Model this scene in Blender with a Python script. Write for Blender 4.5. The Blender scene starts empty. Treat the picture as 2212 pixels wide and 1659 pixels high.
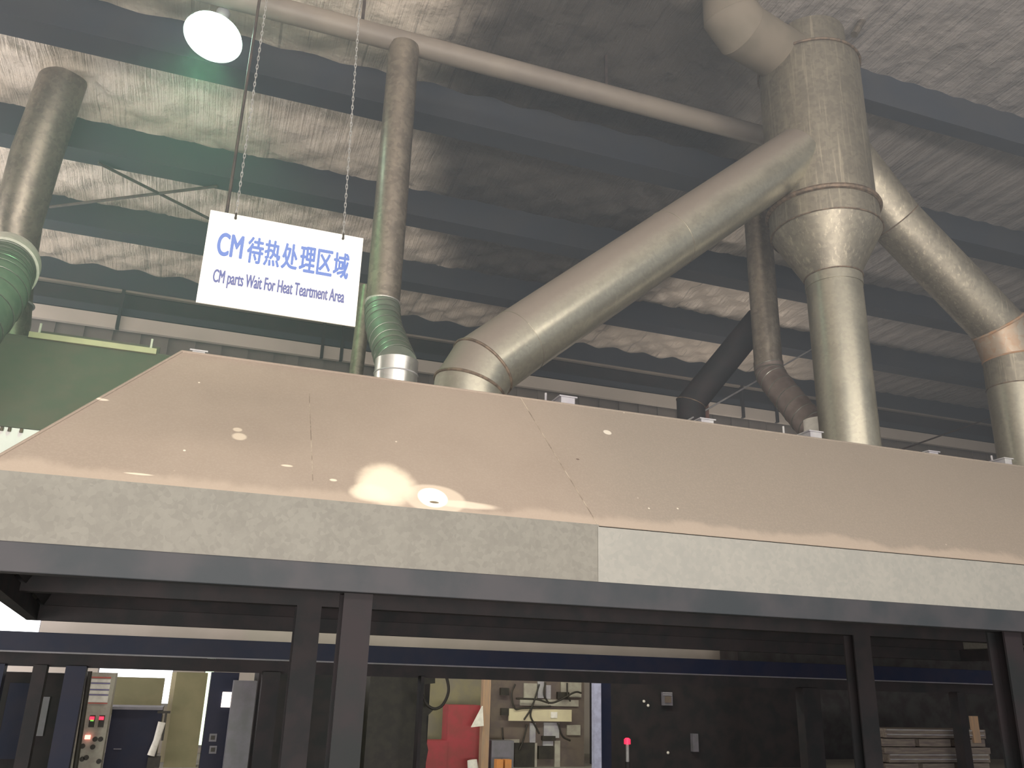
import bpy, bmesh, math, random
from mathutils import Vector, Matrix, noise
random.seed(7)
S = bpy.context.scene
COL = S.collection

# ------------------------------------------------------------------ camera
F, CX, CY = 1860.0, 1106.0, 829.5
cX = Vector((6790 - CX, 1637 - CY, F)).normalized()          # world X in camera axes (x right, y down, z forward)
cZ = Vector((157.0, -5395.0, F)); cZ -= cX * cZ.dot(cX); cZ.normalize()
cY = cZ.cross(cX)
EYE = Vector((0, 0, 1.6))

def P(px, py, Y):
    """point of the place seen at (px, py) on the plane y = Y"""
    c = Vector((px - CX, py - CY, F))
    d = Vector((cX.dot(c), cY.dot(c), cZ.dot(c)))
    return EYE + d * (Y / d.y)

def PZ(px, py, z):
    c = Vector((px - CX, py - CY, F))
    d = Vector((cX.dot(c), cY.dot(c), cZ.dot(c)))
    return EYE + d * ((z - 1.6) / d.z)

cam_d = bpy.data.cameras.new('camera'); cam = bpy.data.objects.new('camera', cam_d); COL.objects.link(cam)
cam_d.sensor_fit = 'HORIZONTAL'; cam_d.sensor_width = 36.0; cam_d.lens = 36.0 * F / 2212.0
cam_d.clip_start = 0.05; cam_d.clip_end = 300
# columns of the rotation = camera right, up, back in world axes
right = Vector((cX.x, cY.x, cZ.x)); down = Vector((cX.y, cY.y, cZ.y)); fwd = Vector((cX.z, cY.z, cZ.z))
cam.matrix_world = Matrix.Translation(EYE) @ Matrix((right, -down, -fwd)).transposed().to_4x4()
S.camera = cam

# ------------------------------------------------------------------ world, light, exposure
S.view_settings.view_transform = 'Standard'; S.view_settings.look = 'None'
S.view_settings.gamma = 1.0; S.view_settings.exposure = 0.0
w = bpy.data.worlds.new('world'); S.world = w; w.use_nodes = True
bg = w.node_tree.nodes['Background']; bg.inputs[0].default_value = (0.86, 0.93, 1.0, 1); bg.inputs[1].default_value = 0.55

def area(name, loc, target, sx, sy, power, color):
    l = bpy.data.lights.new(name, 'AREA'); l.shape = 'RECTANGLE'; l.size = sx; l.size_y = sy
    l.energy = power; l.color = color
    o = bpy.data.objects.new(name, l); COL.objects.link(o); o.location = loc
    o.rotation_euler = (Vector(target) - Vector(loc)).to_track_quat('-Z', 'Y').to_euler()
    return o
area('daylight_clerestory', (4.0, -5.5, 7.6), (3.0, 7.5, 3.2), 16, 1.6, 950, (1.0, 0.90, 0.78))
area('daylight_doorway', (-3.5, -5.5, 4.0), (0.5, 7.5, 3.8), 7, 3.0, 270, (1.0, 0.94, 0.86))
area('ceiling_uplight_fill', (-1.5, -6.0, 0.3), (-1.0, 12.0, 10.4), 14, 2.5, 4700, (1.0, 0.93, 0.86))  # added up-facing fill that lifts the ceiling, in place of bounced daylight
area('back_wall_fill', (-8.8, 17.6, 3.2), (2.0, 20.5, 2.6), 3.0, 3.5, 1250, (1.0, 0.94, 0.92))  # added fill grazing the back wall so its brightness fades rightwards
area('left_ceiling_fill', (-8.7, 15.6, 7.6), (8.0, 14.5, 10.4), 8.5, 1.6, 420, (1.0, 0.92, 0.84))  # unseen fill added to brighten the far roof bays from the left
area('rear_ceiling_fill', (13.5, 18.6, 5.2), (13.5, 18.0, 10.4), 5.0, 2.0, 120, (1.0, 0.91, 0.82))  # unseen upward fill added behind the hood for the right rear foil
area('background_fill', (4.5, 14.4, 3.9), (4.5, 15.6, 0.5), 10, 0.5, 190, (1.0, 0.93, 0.78))  # unseen fill added behind the hood to brighten the background

# ------------------------------------------------------------------ materials
def principled(name):
    m = bpy.data.materials.new(name); m.use_nodes = True
    return m, m.node_tree, m.node_tree.nodes['Principled BSDF']

def setin(b, k, v):
    if k in b.inputs: b.inputs[k].default_value = v

def mixcol(nt, fac, a, b):
    n = nt.nodes.new('ShaderNodeMix'); n.data_type = 'RGBA'
    for sock, v in ((n.inputs[0], fac), (n.inputs[6], a), (n.inputs[7], b)):
        if hasattr(v, 'links') or isinstance(v, bpy.types.NodeSocket): nt.links.new(v, sock)
        else: sock.default_value = v if not isinstance(v, tuple) or len(v) == 4 else (*v, 1)
    return n.outputs[2]

def ramp(nt, src, a, b):
    n = nt.nodes.new('ShaderNodeMapRange'); n.inputs[1].default_value = a; n.inputs[2].default_value = b
    n.interpolation_type = 'SMOOTHSTEP'
    nt.links.new(src, n.inputs[0]); return n.outputs[0]

def mth(nt, op, a, b=None, clamp=False):
    n = nt.nodes.new('ShaderNodeMath'); n.operation = op; n.use_clamp = clamp
    for i, v in enumerate((a, b)):
        if v is None: continue
        if isinstance(v, bpy.types.NodeSocket): nt.links.new(v, n.inputs[i])
        else: n.inputs[i].default_value = v
    return n.outputs[0]

def coords(nt, scale=(1, 1, 1)):
    t = nt.nodes.new('ShaderNodeTexCoord'); mp = nt.nodes.new('ShaderNodeMapping')
    mp.inputs['Scale'].default_value = scale
    nt.links.new(t.outputs['Object'], mp.inputs[0]); return mp.outputs[0]

def noi(nt, vec, scale, detail=4, rough=0.55):
    n = nt.nodes.new('ShaderNodeTexNoise'); n.inputs['Scale'].default_value = scale
    n.inputs['Detail'].default_value = detail; n.inputs['Roughness'].default_value = rough
    nt.links.new(vec, n.inputs['Vector']); return n.outputs[0]

def bump(nt, b, h, strength, dist=0.01):
    n = nt.nodes.new('ShaderNodeBump'); n.inputs['Strength'].default_value = strength
    n.inputs['Distance'].default_value = dist
    nt.links.new(h, n.inputs['Height']); nt.links.new(n.outputs[0], b.inputs['Normal'])

def M(name, c1, c2=None, scale=4, rough=0.6, metal=0.0, bmp=0.0, stretch=(1, 1, 1), lo=0.35, hi=0.65, detail=5, spec=0.4):
    m, nt, b = principled(name)
    if c2 is None: c2 = tuple(x * 0.75 for x in c1)
    v = coords(nt, stretch); n = noi(nt, v, scale, detail)
    nt.links.new(mixcol(nt, ramp(nt, n, lo, hi), (*c1, 1), (*c2, 1)), b.inputs['Base Color'])
    b.inputs['Roughness'].default_value = rough; b.inputs['Metallic'].default_value = metal; setin(b, 'Specular IOR Level', spec)
    if bmp: bump(nt, b, noi(nt, v, scale * 4, 3), bmp)
    return m

def galvanised(name, c1, c2, rough=0.42, spangle=22, metal=0.75, streak=0.0, dust=None):
    m, nt, b = principled(name)
    v = coords(nt)
    vo = nt.nodes.new('ShaderNodeTexVoronoi'); vo.inputs['Scale'].default_value = spangle; nt.links.new(v, vo.inputs['Vector'])
    sep = nt.nodes.new('ShaderNodeSeparateColor'); nt.links.new(vo.outputs['Color'], sep.inputs[0])
    n2 = noi(nt, v, 3.0, 6, 0.65)
    f = mth(nt, 'ADD', mth(nt, 'MULTIPLY', sep.outputs[0], 0.22), mth(nt, 'MULTIPLY', n2, 0.78))
    c = mixcol(nt, ramp(nt, f, 0.3, 0.72), (*c1, 1), (*c2, 1))
    if streak:
        v2 = coords(nt, (16, 16, 0.5)); n3 = noi(nt, v2, 1.6, 5, 0.7)
        c = mixcol(nt, mth(nt, 'MULTIPLY', ramp(nt, n3, 0.52, 0.72), streak), c, (0.52, 0.47, 0.37, 1))
    if dust:
        g = nt.nodes.new('ShaderNodeNewGeometry'); sx = nt.nodes.new('ShaderNodeSeparateXYZ'); nt.links.new(g.outputs['Normal'], sx.inputs[0])
        up = ramp(nt, mth(nt, 'ADD', sx.outputs[2], mth(nt, 'MULTIPLY', n2, 0.3)), 0.05, 0.55)
        c = mixcol(nt, mth(nt, 'MULTIPLY', up, 0.9), c, (*dust, 1))
        nt.links.new(mth(nt, 'SUBTRACT', metal, mth(nt, 'MULTIPLY', up, metal), True), b.inputs['Metallic'])
        nt.links.new(mth(nt, 'ADD', rough, mth(nt, 'MULTIPLY', up, 0.4), True), b.inputs['Roughness'])
    else:
        b.inputs['Metallic'].default_value = metal; b.inputs['Roughness'].default_value = rough
    nt.links.new(c, b.inputs['Base Color'])
    bump(nt, b, noi(nt, v, 9, 3), 0.12)
    return m

def emis(name, color, strength):
    m, nt, b = principled(name)
    b.inputs['Base Color'].default_value = (*color, 1)
    b.inputs['Emission Color'].default_value = (*color, 1); b.inputs['Emission Strength'].default_value = strength
    return m

GALV = galvanised('galvanised_duct', (0.30, 0.288, 0.24), (0.37, 0.355, 0.29), rough=0.31, spangle=30, dust=(0.15, 0.124, 0.107))
GALV_R = galvanised('galvanised_rust_stained', (0.30, 0.20, 0.13), (0.33, 0.30, 0.25), rough=0.45, spangle=14, metal=0.4)
GALV_S = galvanised('galvanised_streaked', (0.215, 0.198, 0.165), (0.30, 0.277, 0.225), rough=0.5, streak=0.7)
GALV_D = galvanised('galvanised_sooty', (0.16, 0.14, 0.12), (0.26, 0.23, 0.19), rough=0.42, metal=0.6)
FASC = galvanised('fascia_zinc', (0.140, 0.133, 0.116), (0.172, 0.165, 0.143), rough=0.7, spangle=30, metal=0.1)
FASC2 = galvanised('fascia_zinc_pale', (0.215, 0.213, 0.195), (0.25, 0.243, 0.219), rough=0.7, spangle=30, metal=0.1)
ALU = galvanised('bright_collar', (0.70, 0.70, 0.68), (0.86, 0.86, 0.83), rough=0.30, spangle=8, metal=0.85)
FLEX = M('flexible_hose_fabric', (0.10, 0.12, 0.10), (0.13, 0.145, 0.12), 6, 0.5, 0.1)
FLEX_D = M('sooty_hose', (0.15, 0.12, 0.11), (0.20, 0.165, 0.15), 6, 0.45, 0.3)
WIRE = M('hose_wire', (0.24, 0.25, 0.22), (0.17, 0.18, 0.16), 8, 0.35, 0.6)
RING = M('sooty_flange', (0.09, 0.07, 0.055), (0.20, 0.15, 0.11), 14, 0.6, 0.4)
WHITEF = M('white_painted_sheet', (0.84, 0.83, 0.84), (0.78, 0.77, 0.78), 2, 0.6)
SEAM = M('seam_edge', (0.17, 0.135, 0.11), (0.42, 0.36, 0.29), 9, 0.8)
DUSTY = M('dusty_tan_duct', (0.15, 0.132, 0.105), (0.18, 0.155, 0.125), 2.5, 0.8)
RUST = M('rusty_band', (0.36, 0.21, 0.12), (0.30, 0.25, 0.2), 10, 0.7, 0.3)
BEAM = M('grey_beam_paint', (0.026, 0.031, 0.036), (0.042, 0.041, 0.046), 2.2, 0.6, 0.0, spec=0.25)
POST = M('dark_post_paint', (0.015, 0.017, 0.018), (0.022, 0.018, 0.020), 2.2, 0.6, 0.0, spec=0.12)
DARK = M('sooty_dark_steel', (0.022, 0.023, 0.025), (0.033, 0.028, 0.030), 3, 0.7, 0.0, spec=0.2)
NAVY = M('navy_blue_steel', (0.014, 0.018, 0.038), (0.02, 0.021, 0.038), 3, 0.5, 0.0, spec=0.12)
PURL = M('roof_steel_paint', (0.040, 0.047, 0.062), (0.048, 0.052, 0.062), 1.2, 0.7, 0.0, spec=0.2)
GASP = M('brown_pipe_paint', (0.24, 0.21, 0.18), (0.19, 0.165, 0.145), 1.2, 0.5)
ROD = M('rod_steel', (0.06, 0.05, 0.05), (0.10, 0.08, 0.07), 6, 0.5, 0.4)
CHAIN = M('chain_zinc', (0.36, 0.36, 0.35), (0.28, 0.28, 0.27), 8, 0.4, 0.4)
WHITE = M('sign_board_white', (0.70, 0.69, 0.61), (0.73, 0.72, 0.65), 2, 0.5)
INK = M('sign_blue_ink', (0.075, 0.125, 0.33), (0.085, 0.135, 0.33), 5, 0.6)
INK2 = M('sign_grey_blue_ink', (0.065, 0.08, 0.20), (0.08, 0.09, 0.20), 5, 0.6)
CONC = M('dirty_concrete', (0.22, 0.21, 0.19), (0.28, 0.27, 0.24), 0.8, 0.85)
WALLM = M('beige_wall_paint', (0.46, 0.42, 0.38), (0.52, 0.47, 0.43), 0.7, 0.85)
WALLD = M('corrugated_wall_sheet', (0.14, 0.125, 0.115), (0.19, 0.165, 0.15), 0.5, 0.7)
OLIVE = M('olive_board', (0.20, 0.19, 0.11), (0.24, 0.22, 0.13), 2, 0.8)
CREAM = M('cream_paint', (0.55, 0.50, 0.33), (0.48, 0.43, 0.30), 3, 0.7)
PANEL = M('control_panel_grey', (0.34, 0.33, 0.27), (0.28, 0.26, 0.22), 9, 0.6)
REDP = M('red_cabinet_paint', (0.32, 0.045, 0.055), (0.25, 0.05, 0.05), 5, 0.55)
WOOD = M('pale_wood', (0.36, 0.23, 0.14), (0.28, 0.2, 0.14), 4, 0.75, stretch=(6, 6, 0.6))
CRATE = M('crate_wood', (0.20, 0.17, 0.14), (0.13, 0.105, 0.10), 5, 0.85, stretch=(0.6, 6, 6))
BROWN = M('brown_board', (0.13, 0.105, 0.085), (0.10, 0.08, 0.075), 4, 0.8)
PALEP = M('pale_grey_metal', (0.36, 0.36, 0.36), (0.28, 0.27, 0.3), 6, 0.5)
BLUEW = M('pale_blue_post', (0.40, 0.42, 0.58), (0.32, 0.33, 0.46), 9, 0.55)
LILAC = M('lilac_grey_steel', (0.15, 0.14, 0.17), (0.12, 0.12, 0.13), 5, 0.5)
RUBBER = M('black_rubber', (0.02, 0.018, 0.015), (0.03, 0.027, 0.02), 8, 0.6)
ORANGE = M('orange_paint', (0.55, 0.22, 0.06), (0.45, 0.2, 0.07), 8, 0.6)
PAPER = M('paper_label', (0.72, 0.70, 0.64), (0.62, 0.6, 0.55), 12, 0.8)
PAPER_R = M('red_stripe_print', (0.50, 0.10, 0.08), (0.45, 0.12, 0.1), 12, 0.8)
PAPER_B = M('blue_stripe_print', (0.16, 0.15, 0.35), (0.2, 0.18, 0.36), 12, 0.8)
HOOD2 = M('green_grey_hood_paint', (0.115, 0.12, 0.098), (0.14, 0.125, 0.105), 2.2, 0.8)
LAMPG = emis('lamp_glow_green_white', (0.62, 1.0, 0.80), 26)
DAY = emis('daylight_pane', (0.93, 0.95, 1.0), 2.4)
DAYG = emis('daylight_greenery', (0.8, 0.95, 0.7), 1.6)
LITSQ = emis('lit_display', (1.0, 0.86, 0.76), 2.5)
REDL = emis('red_lamp', (1.0, 0.02, 0.06), 2.0)
REDHOT = emis('red_lamp_bright', (1.0, 0.25, 0.2), 3.5)
GREENL = emis('green_lamp', (0.2, 0.8, 0.1), 0.6)

def slope_material():
    m, nt, b = principled('dusty_taupe_panel')
    v = coords(nt)
    sx = nt.nodes.new('ShaderNodeSeparateXYZ'); nt.links.new(v, sx.inputs[0])
    base = mixcol(nt, ramp(nt, noi(nt, v, 1.1, 5, 0.6), 0.3, 0.7), (0.252, 0.206, 0.170, 1), (0.278, 0.229, 0.189, 1))
    # right-hand half a little greyer than the left-hand half (another sheet)
    base = mixcol(nt, mth(nt, 'MULTIPLY', ramp(nt, sx.outputs[0], 2.2, 3.6), 0.8), base, (0.222, 0.195, 0.165, 1))
    fine = noi(nt, v, 60, 2)
    base = mixcol(nt, mth(nt, 'MULTIPLY', ramp(nt, fine, 0.4, 0.7), 0.18), base, (0.35, 0.30, 0.25, 1))
    # dust line above the fold
    edge = mth(nt, 'ADD', sx.outputs[2], mth(nt, 'MULTIPLY', noi(nt, coords(nt, (1, 1, 0.2)), 1.3, 5, 0.65), -0.32))
    base = mixcol(nt, mth(nt, 'MULTIPLY', ramp(nt, edge, 2.70, 2.63), 0.45), base, (0.42, 0.345, 0.28, 1))
    # pale specks
    sp = nt.nodes.new('ShaderNodeTexVoronoi'); sp.inputs['Scale'].default_value = 7; nt.links.new(v, sp.inputs['Vector'])
    spk = mth(nt, 'MULTIPLY', ramp(nt, sp.outputs['Distance'], 0.085, 0.03), ramp(nt, noi(nt, v, 1.7, 2), 0.56, 0.64))
    base = mixcol(nt, spk, base, (0.66, 0.58, 0.48, 1))
    # rub marks / stains: (x, z, rx, rz, hardness, amount)
    warp = noi(nt, v, 6, 4)
    for x, z, rx, rz, soft, amt, colr in STAINS:
        dx = mth(nt, 'DIVIDE', mth(nt, 'SUBTRACT', sx.outputs[0], x), rx)
        dz = mth(nt, 'DIVIDE', mth(nt, 'SUBTRACT', sx.outputs[2], z), rz)
        r = mth(nt, 'ADD', mth(nt, 'ADD', mth(nt, 'MULTIPLY', dx, dx), mth(nt, 'MULTIPLY', dz, dz)), mth(nt, 'MULTIPLY', mth(nt, 'SUBTRACT', warp, 0.5), 0.7 * soft))
        fct = mth(nt, 'MULTIPLY', ramp(nt, r, 1.0 + 0.2 * soft, 1.0 - 0.75 * soft), amt)
        base = mixcol(nt, fct, base, colr)
    nt.links.new(base, b.inputs['Base Color'])
    b.inputs['Roughness'].default_value = 0.95; setin(b, 'Specular IOR Level', 0.15)
    bump(nt, b, noi(nt, v, 12, 4), 0.10)
    return m

def slopepoint(px, py):
    # front slope plane through (y 6, z 2.745) and (y 7, z 4.03)
    c = Vector((px - CX, py - CY, F)); d = Vector((cX.dot(c), cY.dot(c), cZ.dot(c)))
    k = 1.285
    t = (2.745 - 1.6 - k * 6.0) / (d.z - k * d.y)
    return EYE + d * t
STAINS = []
for (px, py, rx, rz, soft, amt, colr) in [
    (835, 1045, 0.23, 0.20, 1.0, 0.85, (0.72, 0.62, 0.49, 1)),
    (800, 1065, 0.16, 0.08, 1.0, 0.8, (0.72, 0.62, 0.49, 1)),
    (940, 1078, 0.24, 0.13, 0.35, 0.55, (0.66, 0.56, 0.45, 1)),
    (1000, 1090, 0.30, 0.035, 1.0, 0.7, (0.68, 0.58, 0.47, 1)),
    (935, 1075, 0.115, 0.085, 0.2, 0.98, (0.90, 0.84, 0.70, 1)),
    (938, 1085, 0.038, 0.010, 0.5, 0.95, (0.12, 0.09, 0.06, 1)),
    (1312, 934, 0.042, 0.028, 0.4, 0.8, (0.62, 0.58, 0.50, 1)),
    (517, 943, 0.055, 0.035, 0.8, 0.6, (0.64, 0.55, 0.44, 1)),
    (513, 928, 0.035, 0.02, 0.8, 0.6, (0.64, 0.55, 0.44, 1)),
    (1248, 992, 0.016, 0.008, 0.3, 0.9, (0.10, 0.07, 0.06, 1)),
    (220, 863, 0.05, 0.012, 0.8, 0.8, (0.66, 0.58, 0.48, 1)),
    (720, 1037, 0.03, 0.012, 0.8, 0.8, (0.70, 0.60, 0.48, 1)),
    (620, 1006, 0.045, 0.010, 0.8, 0.7, (0.70, 0.60, 0.48, 1)),
    (300, 1024, 0.10, 0.008, 0.8, 0.7, (0.70, 0.60, 0.48, 1)),
]:
    q = slopepoint(px, py); STAINS.append((q.x, q.z, rx, rz, soft, amt, colr))
SLOPE = slope_material()

def foil_material():
    m, nt, b = principled('crumpled_foil_insulation')
    v = coords(nt); sx = nt.nodes.new('ShaderNodeSeparateXYZ'); nt.links.new(v, sx.inputs[0])
    X, Y = sx.outputs[0], sx.outputs[1]
    base = mixcol(nt, ramp(nt, noi(nt, v, 0.6, 5), 0.3, 0.7), (0.78, 0.69, 0.60, 1), (0.64, 0.57, 0.50, 1))
    # seams running away across the roof
    sm = noi(nt, coords(nt, (7.0, 0.12, 1)), 1.0, 4, 0.7)
    base = mixcol(nt, mth(nt, 'MULTIPLY', ramp(nt, sm, 0.58, 0.66), 0.6), base, (0.74, 0.66, 0.58, 1))
    base = mixcol(nt, mth(nt, 'MULTIPLY', ramp(nt, sm, 0.40, 0.33), 0.6), base, (0.20, 0.18, 0.17, 1))
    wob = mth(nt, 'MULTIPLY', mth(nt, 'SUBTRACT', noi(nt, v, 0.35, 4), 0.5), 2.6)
    # dark area above the furnace with its own outline, wide near the duct and narrowing towards the back
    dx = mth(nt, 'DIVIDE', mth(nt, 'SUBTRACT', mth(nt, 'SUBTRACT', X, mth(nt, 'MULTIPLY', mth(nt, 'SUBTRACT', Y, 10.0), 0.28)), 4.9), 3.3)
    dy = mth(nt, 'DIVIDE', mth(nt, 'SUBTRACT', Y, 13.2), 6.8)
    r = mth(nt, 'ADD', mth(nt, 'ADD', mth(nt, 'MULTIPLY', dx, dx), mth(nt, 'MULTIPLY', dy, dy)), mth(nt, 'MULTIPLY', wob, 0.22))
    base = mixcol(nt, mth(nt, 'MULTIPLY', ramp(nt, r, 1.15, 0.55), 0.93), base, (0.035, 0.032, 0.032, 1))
    # right bay: grimy grey, with bluish haze tinted into the colour
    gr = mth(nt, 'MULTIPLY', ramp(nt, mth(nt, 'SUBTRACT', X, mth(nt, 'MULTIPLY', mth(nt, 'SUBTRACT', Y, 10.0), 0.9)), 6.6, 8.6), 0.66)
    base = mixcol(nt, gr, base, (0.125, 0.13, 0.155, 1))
    nt.links.new(base, b.inputs['Base Color'])
    b.inputs['Metallic'].default_value = 0.12; b.inputs['Roughness'].default_value = 0.42
    vo = nt.nodes.new('ShaderNodeTexVoronoi'); vo.inputs['Scale'].default_value = 2.2; nt.links.new(v, vo.inputs['Vector'])
    bump(nt, b, mth(nt, 'ADD', mth(nt, 'MULTIPLY', vo.outputs['Distance'], 0.7), mth(nt, 'ADD', noi(nt, v, 5, 4), mth(nt, 'MULTIPLY', sm, 1.2))), 0.7, 0.06)
    return m
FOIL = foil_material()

# ------------------------------------------------------------------ mesh helpers
def obj(name, bm, mats, parent=None, smooth=False, angle=35):
    me = bpy.data.meshes.new(name)
    if smooth:
        for f in bm.faces: f.smooth = True
        for e in bm.edges:
            if len(e.link_faces) == 2:
                a, b = e.link_faces[0].normal, e.link_faces[1].normal
                if a.length and b.length and a.angle(b, 0) > math.radians(angle): e.smooth = False
    bm.to_mesh(me); bm.free()
    for m in (mats if isinstance(mats, (list, tuple)) else [mats]): me.materials.append(m)
    o = bpy.data.objects.new(name, me); COL.objects.link(o)
    if parent is not None: o.parent = parent; o.matrix_parent_inverse = Matrix.Translation(-parent.location)
    return o

def fix(bm):
    bmesh.ops.recalc_face_normals(bm, faces=bm.faces[:]); bm.normal_update(); return bm

def box(bm, x0, x1, y0, y1, z0, z1, bev=0.0, idx=0):
    x0, x1 = sorted((x0, x1)); y0, y1 = sorted((y0, y1)); z0, z1 = sorted((z0, z1))
    vs = [bm.verts.new((x, y, z)) for x in (x0, x1) for y in (y0, y1) for z in (z0, z1)]
    fs = [(0, 1, 3, 2), (4, 6, 7, 5), (0, 4, 5, 1), (2, 3, 7, 6), (0, 2, 6, 4), (1, 5, 7, 3)]
    faces = [bm.faces.new([vs[i] for i in f]) for f in fs]
    for f in faces: f.material_index = idx
    if bev:
        es = list({e for f in faces for e in f.edges})
        bmesh.ops.bevel(bm, geom=es, offset=bev, segments=2, profile=0.5, affect='EDGES')
    return bm

def prism(bm, quad_a, quad_b, idx=0):
    """solid between two polygons with the same number of corners"""
    a = [bm.verts.new(p) for p in quad_a]; b = [bm.verts.new(p) for p in quad_b]
    n = len(a)
    fs = [bm.faces.new(a[::-1]), bm.faces.new(b)] + [bm.faces.new((a[i], a[(i + 1) % n], b[(i + 1) % n], b[i])) for i in range(n)]
    for f in fs: f.material_index = idx
    return bm

def slab(bm, quad, thick, idx=0):
    q = [Vector(p) for p in quad]; n = (q[1] - q[0]).cross(q[2] - q[0]).normalized() * thick
    return prism(bm, q, [p + n for p in q], idx)

def ortho(d):
    d = d.normalized(); a = Vector((0, 0, 1)) if abs(d.z) < 0.9 else Vector((0, 1, 0))
    u = d.cross(a).normalized(); return u, d.cross(u).normalized()

def mitre(bm, pts, r, n=48, cap=True, idx=0):
    """round duct of constant bore with mitred corners"""
    pts = [Vector(p) for p in pts]
    d = [(pts[i + 1] - pts[i]).normalized() for i in range(len(pts) - 1)]
    u, v = ortho(d[0])
    ring = [pts[0] + (u * math.cos(t) + v * math.sin(t)) * r for t in [2 * math.pi * k / n for k in range(n)]]
    rings = [ring]
    for i in range(1, len(pts)):
        nn = (d[i - 1] + d[i]).normalized() if i < len(d) else d[-1]
        dd = d[i - 1]
        ring = [p + dd * ((pts[i] - p).dot(nn) / dd.dot(nn)) for p in rings[-1]]
        rings.append(ring)
    vr = [[bm.verts.new(p) for p in rg] for rg in rings]
    for a, b in zip(vr, vr[1:]):
        for k in range(n):
            f = bm.faces.new((a[k], a[(k + 1) % n], b[(k + 1) % n], b[k])); f.material_index = idx
    if cap: bm.faces.new(vr[0][::-1]); bm.faces.new(vr[-1])
    return rings

def sweep(bm, pts, rad, n=32, cap=True, idx=0, closed=False):
    """smooth tube; rad is a number or a list"""
    pts = [Vector(p) for p in pts]; N = len(pts)
    u = None; vr = []
    for i, p in enumerate(pts):
        if closed: d = (pts[(i + 1) % N] - pts[i - 1]).normalized()
        else: d = (pts[min(i + 1, N - 1)] - pts[max(i - 1, 0)]).normalized()
        if u is None: u, v = ortho(d)
        else:
            u = (u - d * u.dot(d)).normalized(); v = d.cross(u)
        r = rad[i] if isinstance(rad, (list, tuple)) else rad
        vr.append([bm.verts.new(p + (u * math.cos(2 * math.pi * k / n) + v * math.sin(2 * math.pi * k / n)) * r) for k in range(n)])
    for a, b in (list(zip(vr, vr[1:])) + ([(vr[-1], vr[0])] if closed else [])):
        for k in range(n):
            f = bm.faces.new((a[k], a[(k + 1) % n], b[(k + 1) % n], b[k])); f.material_index = idx
    if cap and not closed: bm.faces.new(vr[0][::-1]); bm.faces.new(vr[-1])
    return bm

def lathe(bm, cx, cy, prof, n=64, cap=True, idx=0):
    vr = [[bm.verts.new((cx + r * math.cos(2 * math.pi * k / n), cy + r * math.sin(2 * math.pi * k / n), z)) for k in range(n)] for r, z in prof]
    for a, b in zip(vr, vr[1:]):
        for k in range(n):
            f = bm.faces.new((a[k], a[(k + 1) % n], b[(k + 1) % n], b[k])); f.material_index = idx
    if cap: bm.faces.new(vr[0][::-1]); bm.faces.new(vr[-1])
    return bm

def ringloop(bm, ring, thick, centre=None):
    """thin bead following a closed loop of points"""
    sweep(bm, ring, thick, n=8, closed=True); return bm

def curve(pts, n=24):
    """Catmull-Rom through pts"""
    p = [Vector(q) for q in pts]; p = [p[0] * 2 - p[1]] + p + [p[-1] * 2 - p[-2]]
    out = []
    for i in range(1, len(p) - 2):
        for k in range(n):
            t = k / n
            out.append(0.5 * ((2 * p[i]) + (p[i + 1] - p[i - 1]) * t + (2 * p[i - 1] - 5 * p[i] + 4 * p[i + 1] - p[i + 2]) * t * t + (3 * p[i] - p[i - 1] - 3 * p[i + 1] + p[i + 2]) * t ** 3))
    out.append(p[-2]); return out

def thing(name, label, cat, loc=(0, 0, 0), group=None):
    o = bpy.data.objects.new(name, None); COL.objects.link(o); o.location = loc; o.empty_display_size = 0.2
    o['label'] = label; o['category'] = cat
    if group: o['group'] = group
    return o

def tag(o, label, cat, group=None):
    o['label'] = label; o['category'] = cat
    if group: o['group'] = group
    return o

def struct(name, bm, m, parent=None, **k):
    o = obj(name, bm, m, parent, **k); o['kind'] = 'structure'; return o

def bx(name, x0, x1, y0, y1, z0, z1, m, parent=None, bev=0.0):
    b = bmesh.new(); box(b, x0, x1, y0, y1, z0, z1, bev); return obj(name, fix(b), m, parent)

def pxb(name, px0, py0, px1, py1, Y, dep, m, parent=None, floor=False, bev=0.0):
    """a box whose front face spans a piece of the photo at distance Y"""
    ym = (py0 + py1) / 2; xm = (px0 + px1) / 2
    x0, x1 = P(px0, ym, Y).x, P(px1, ym, Y).x
    z1, z0 = P(xm, py0, Y).z, (0.0 if floor else P(xm, py1, Y).z)
    return bx(name, x0, x1, Y, Y + dep, z0, z1, m, parent, bev)

def rod(name, a, b, r, m, parent=None, n=10):
    q = bmesh.new(); sweep(q, [a, b], r, n); return obj(name, fix(q), m, parent, smooth=True)

# ------------------------------------------------------------------ the building
ZP, ZC = 9.9, 10.38        # underside of the roof beams, roof lining
YB = 20.5                  # back wall
b = bmesh.new(); box(b, -9, 30, -8, YB + 0.5, -0.2, 0.0); struct('floor', fix(b), CONC)

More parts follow.
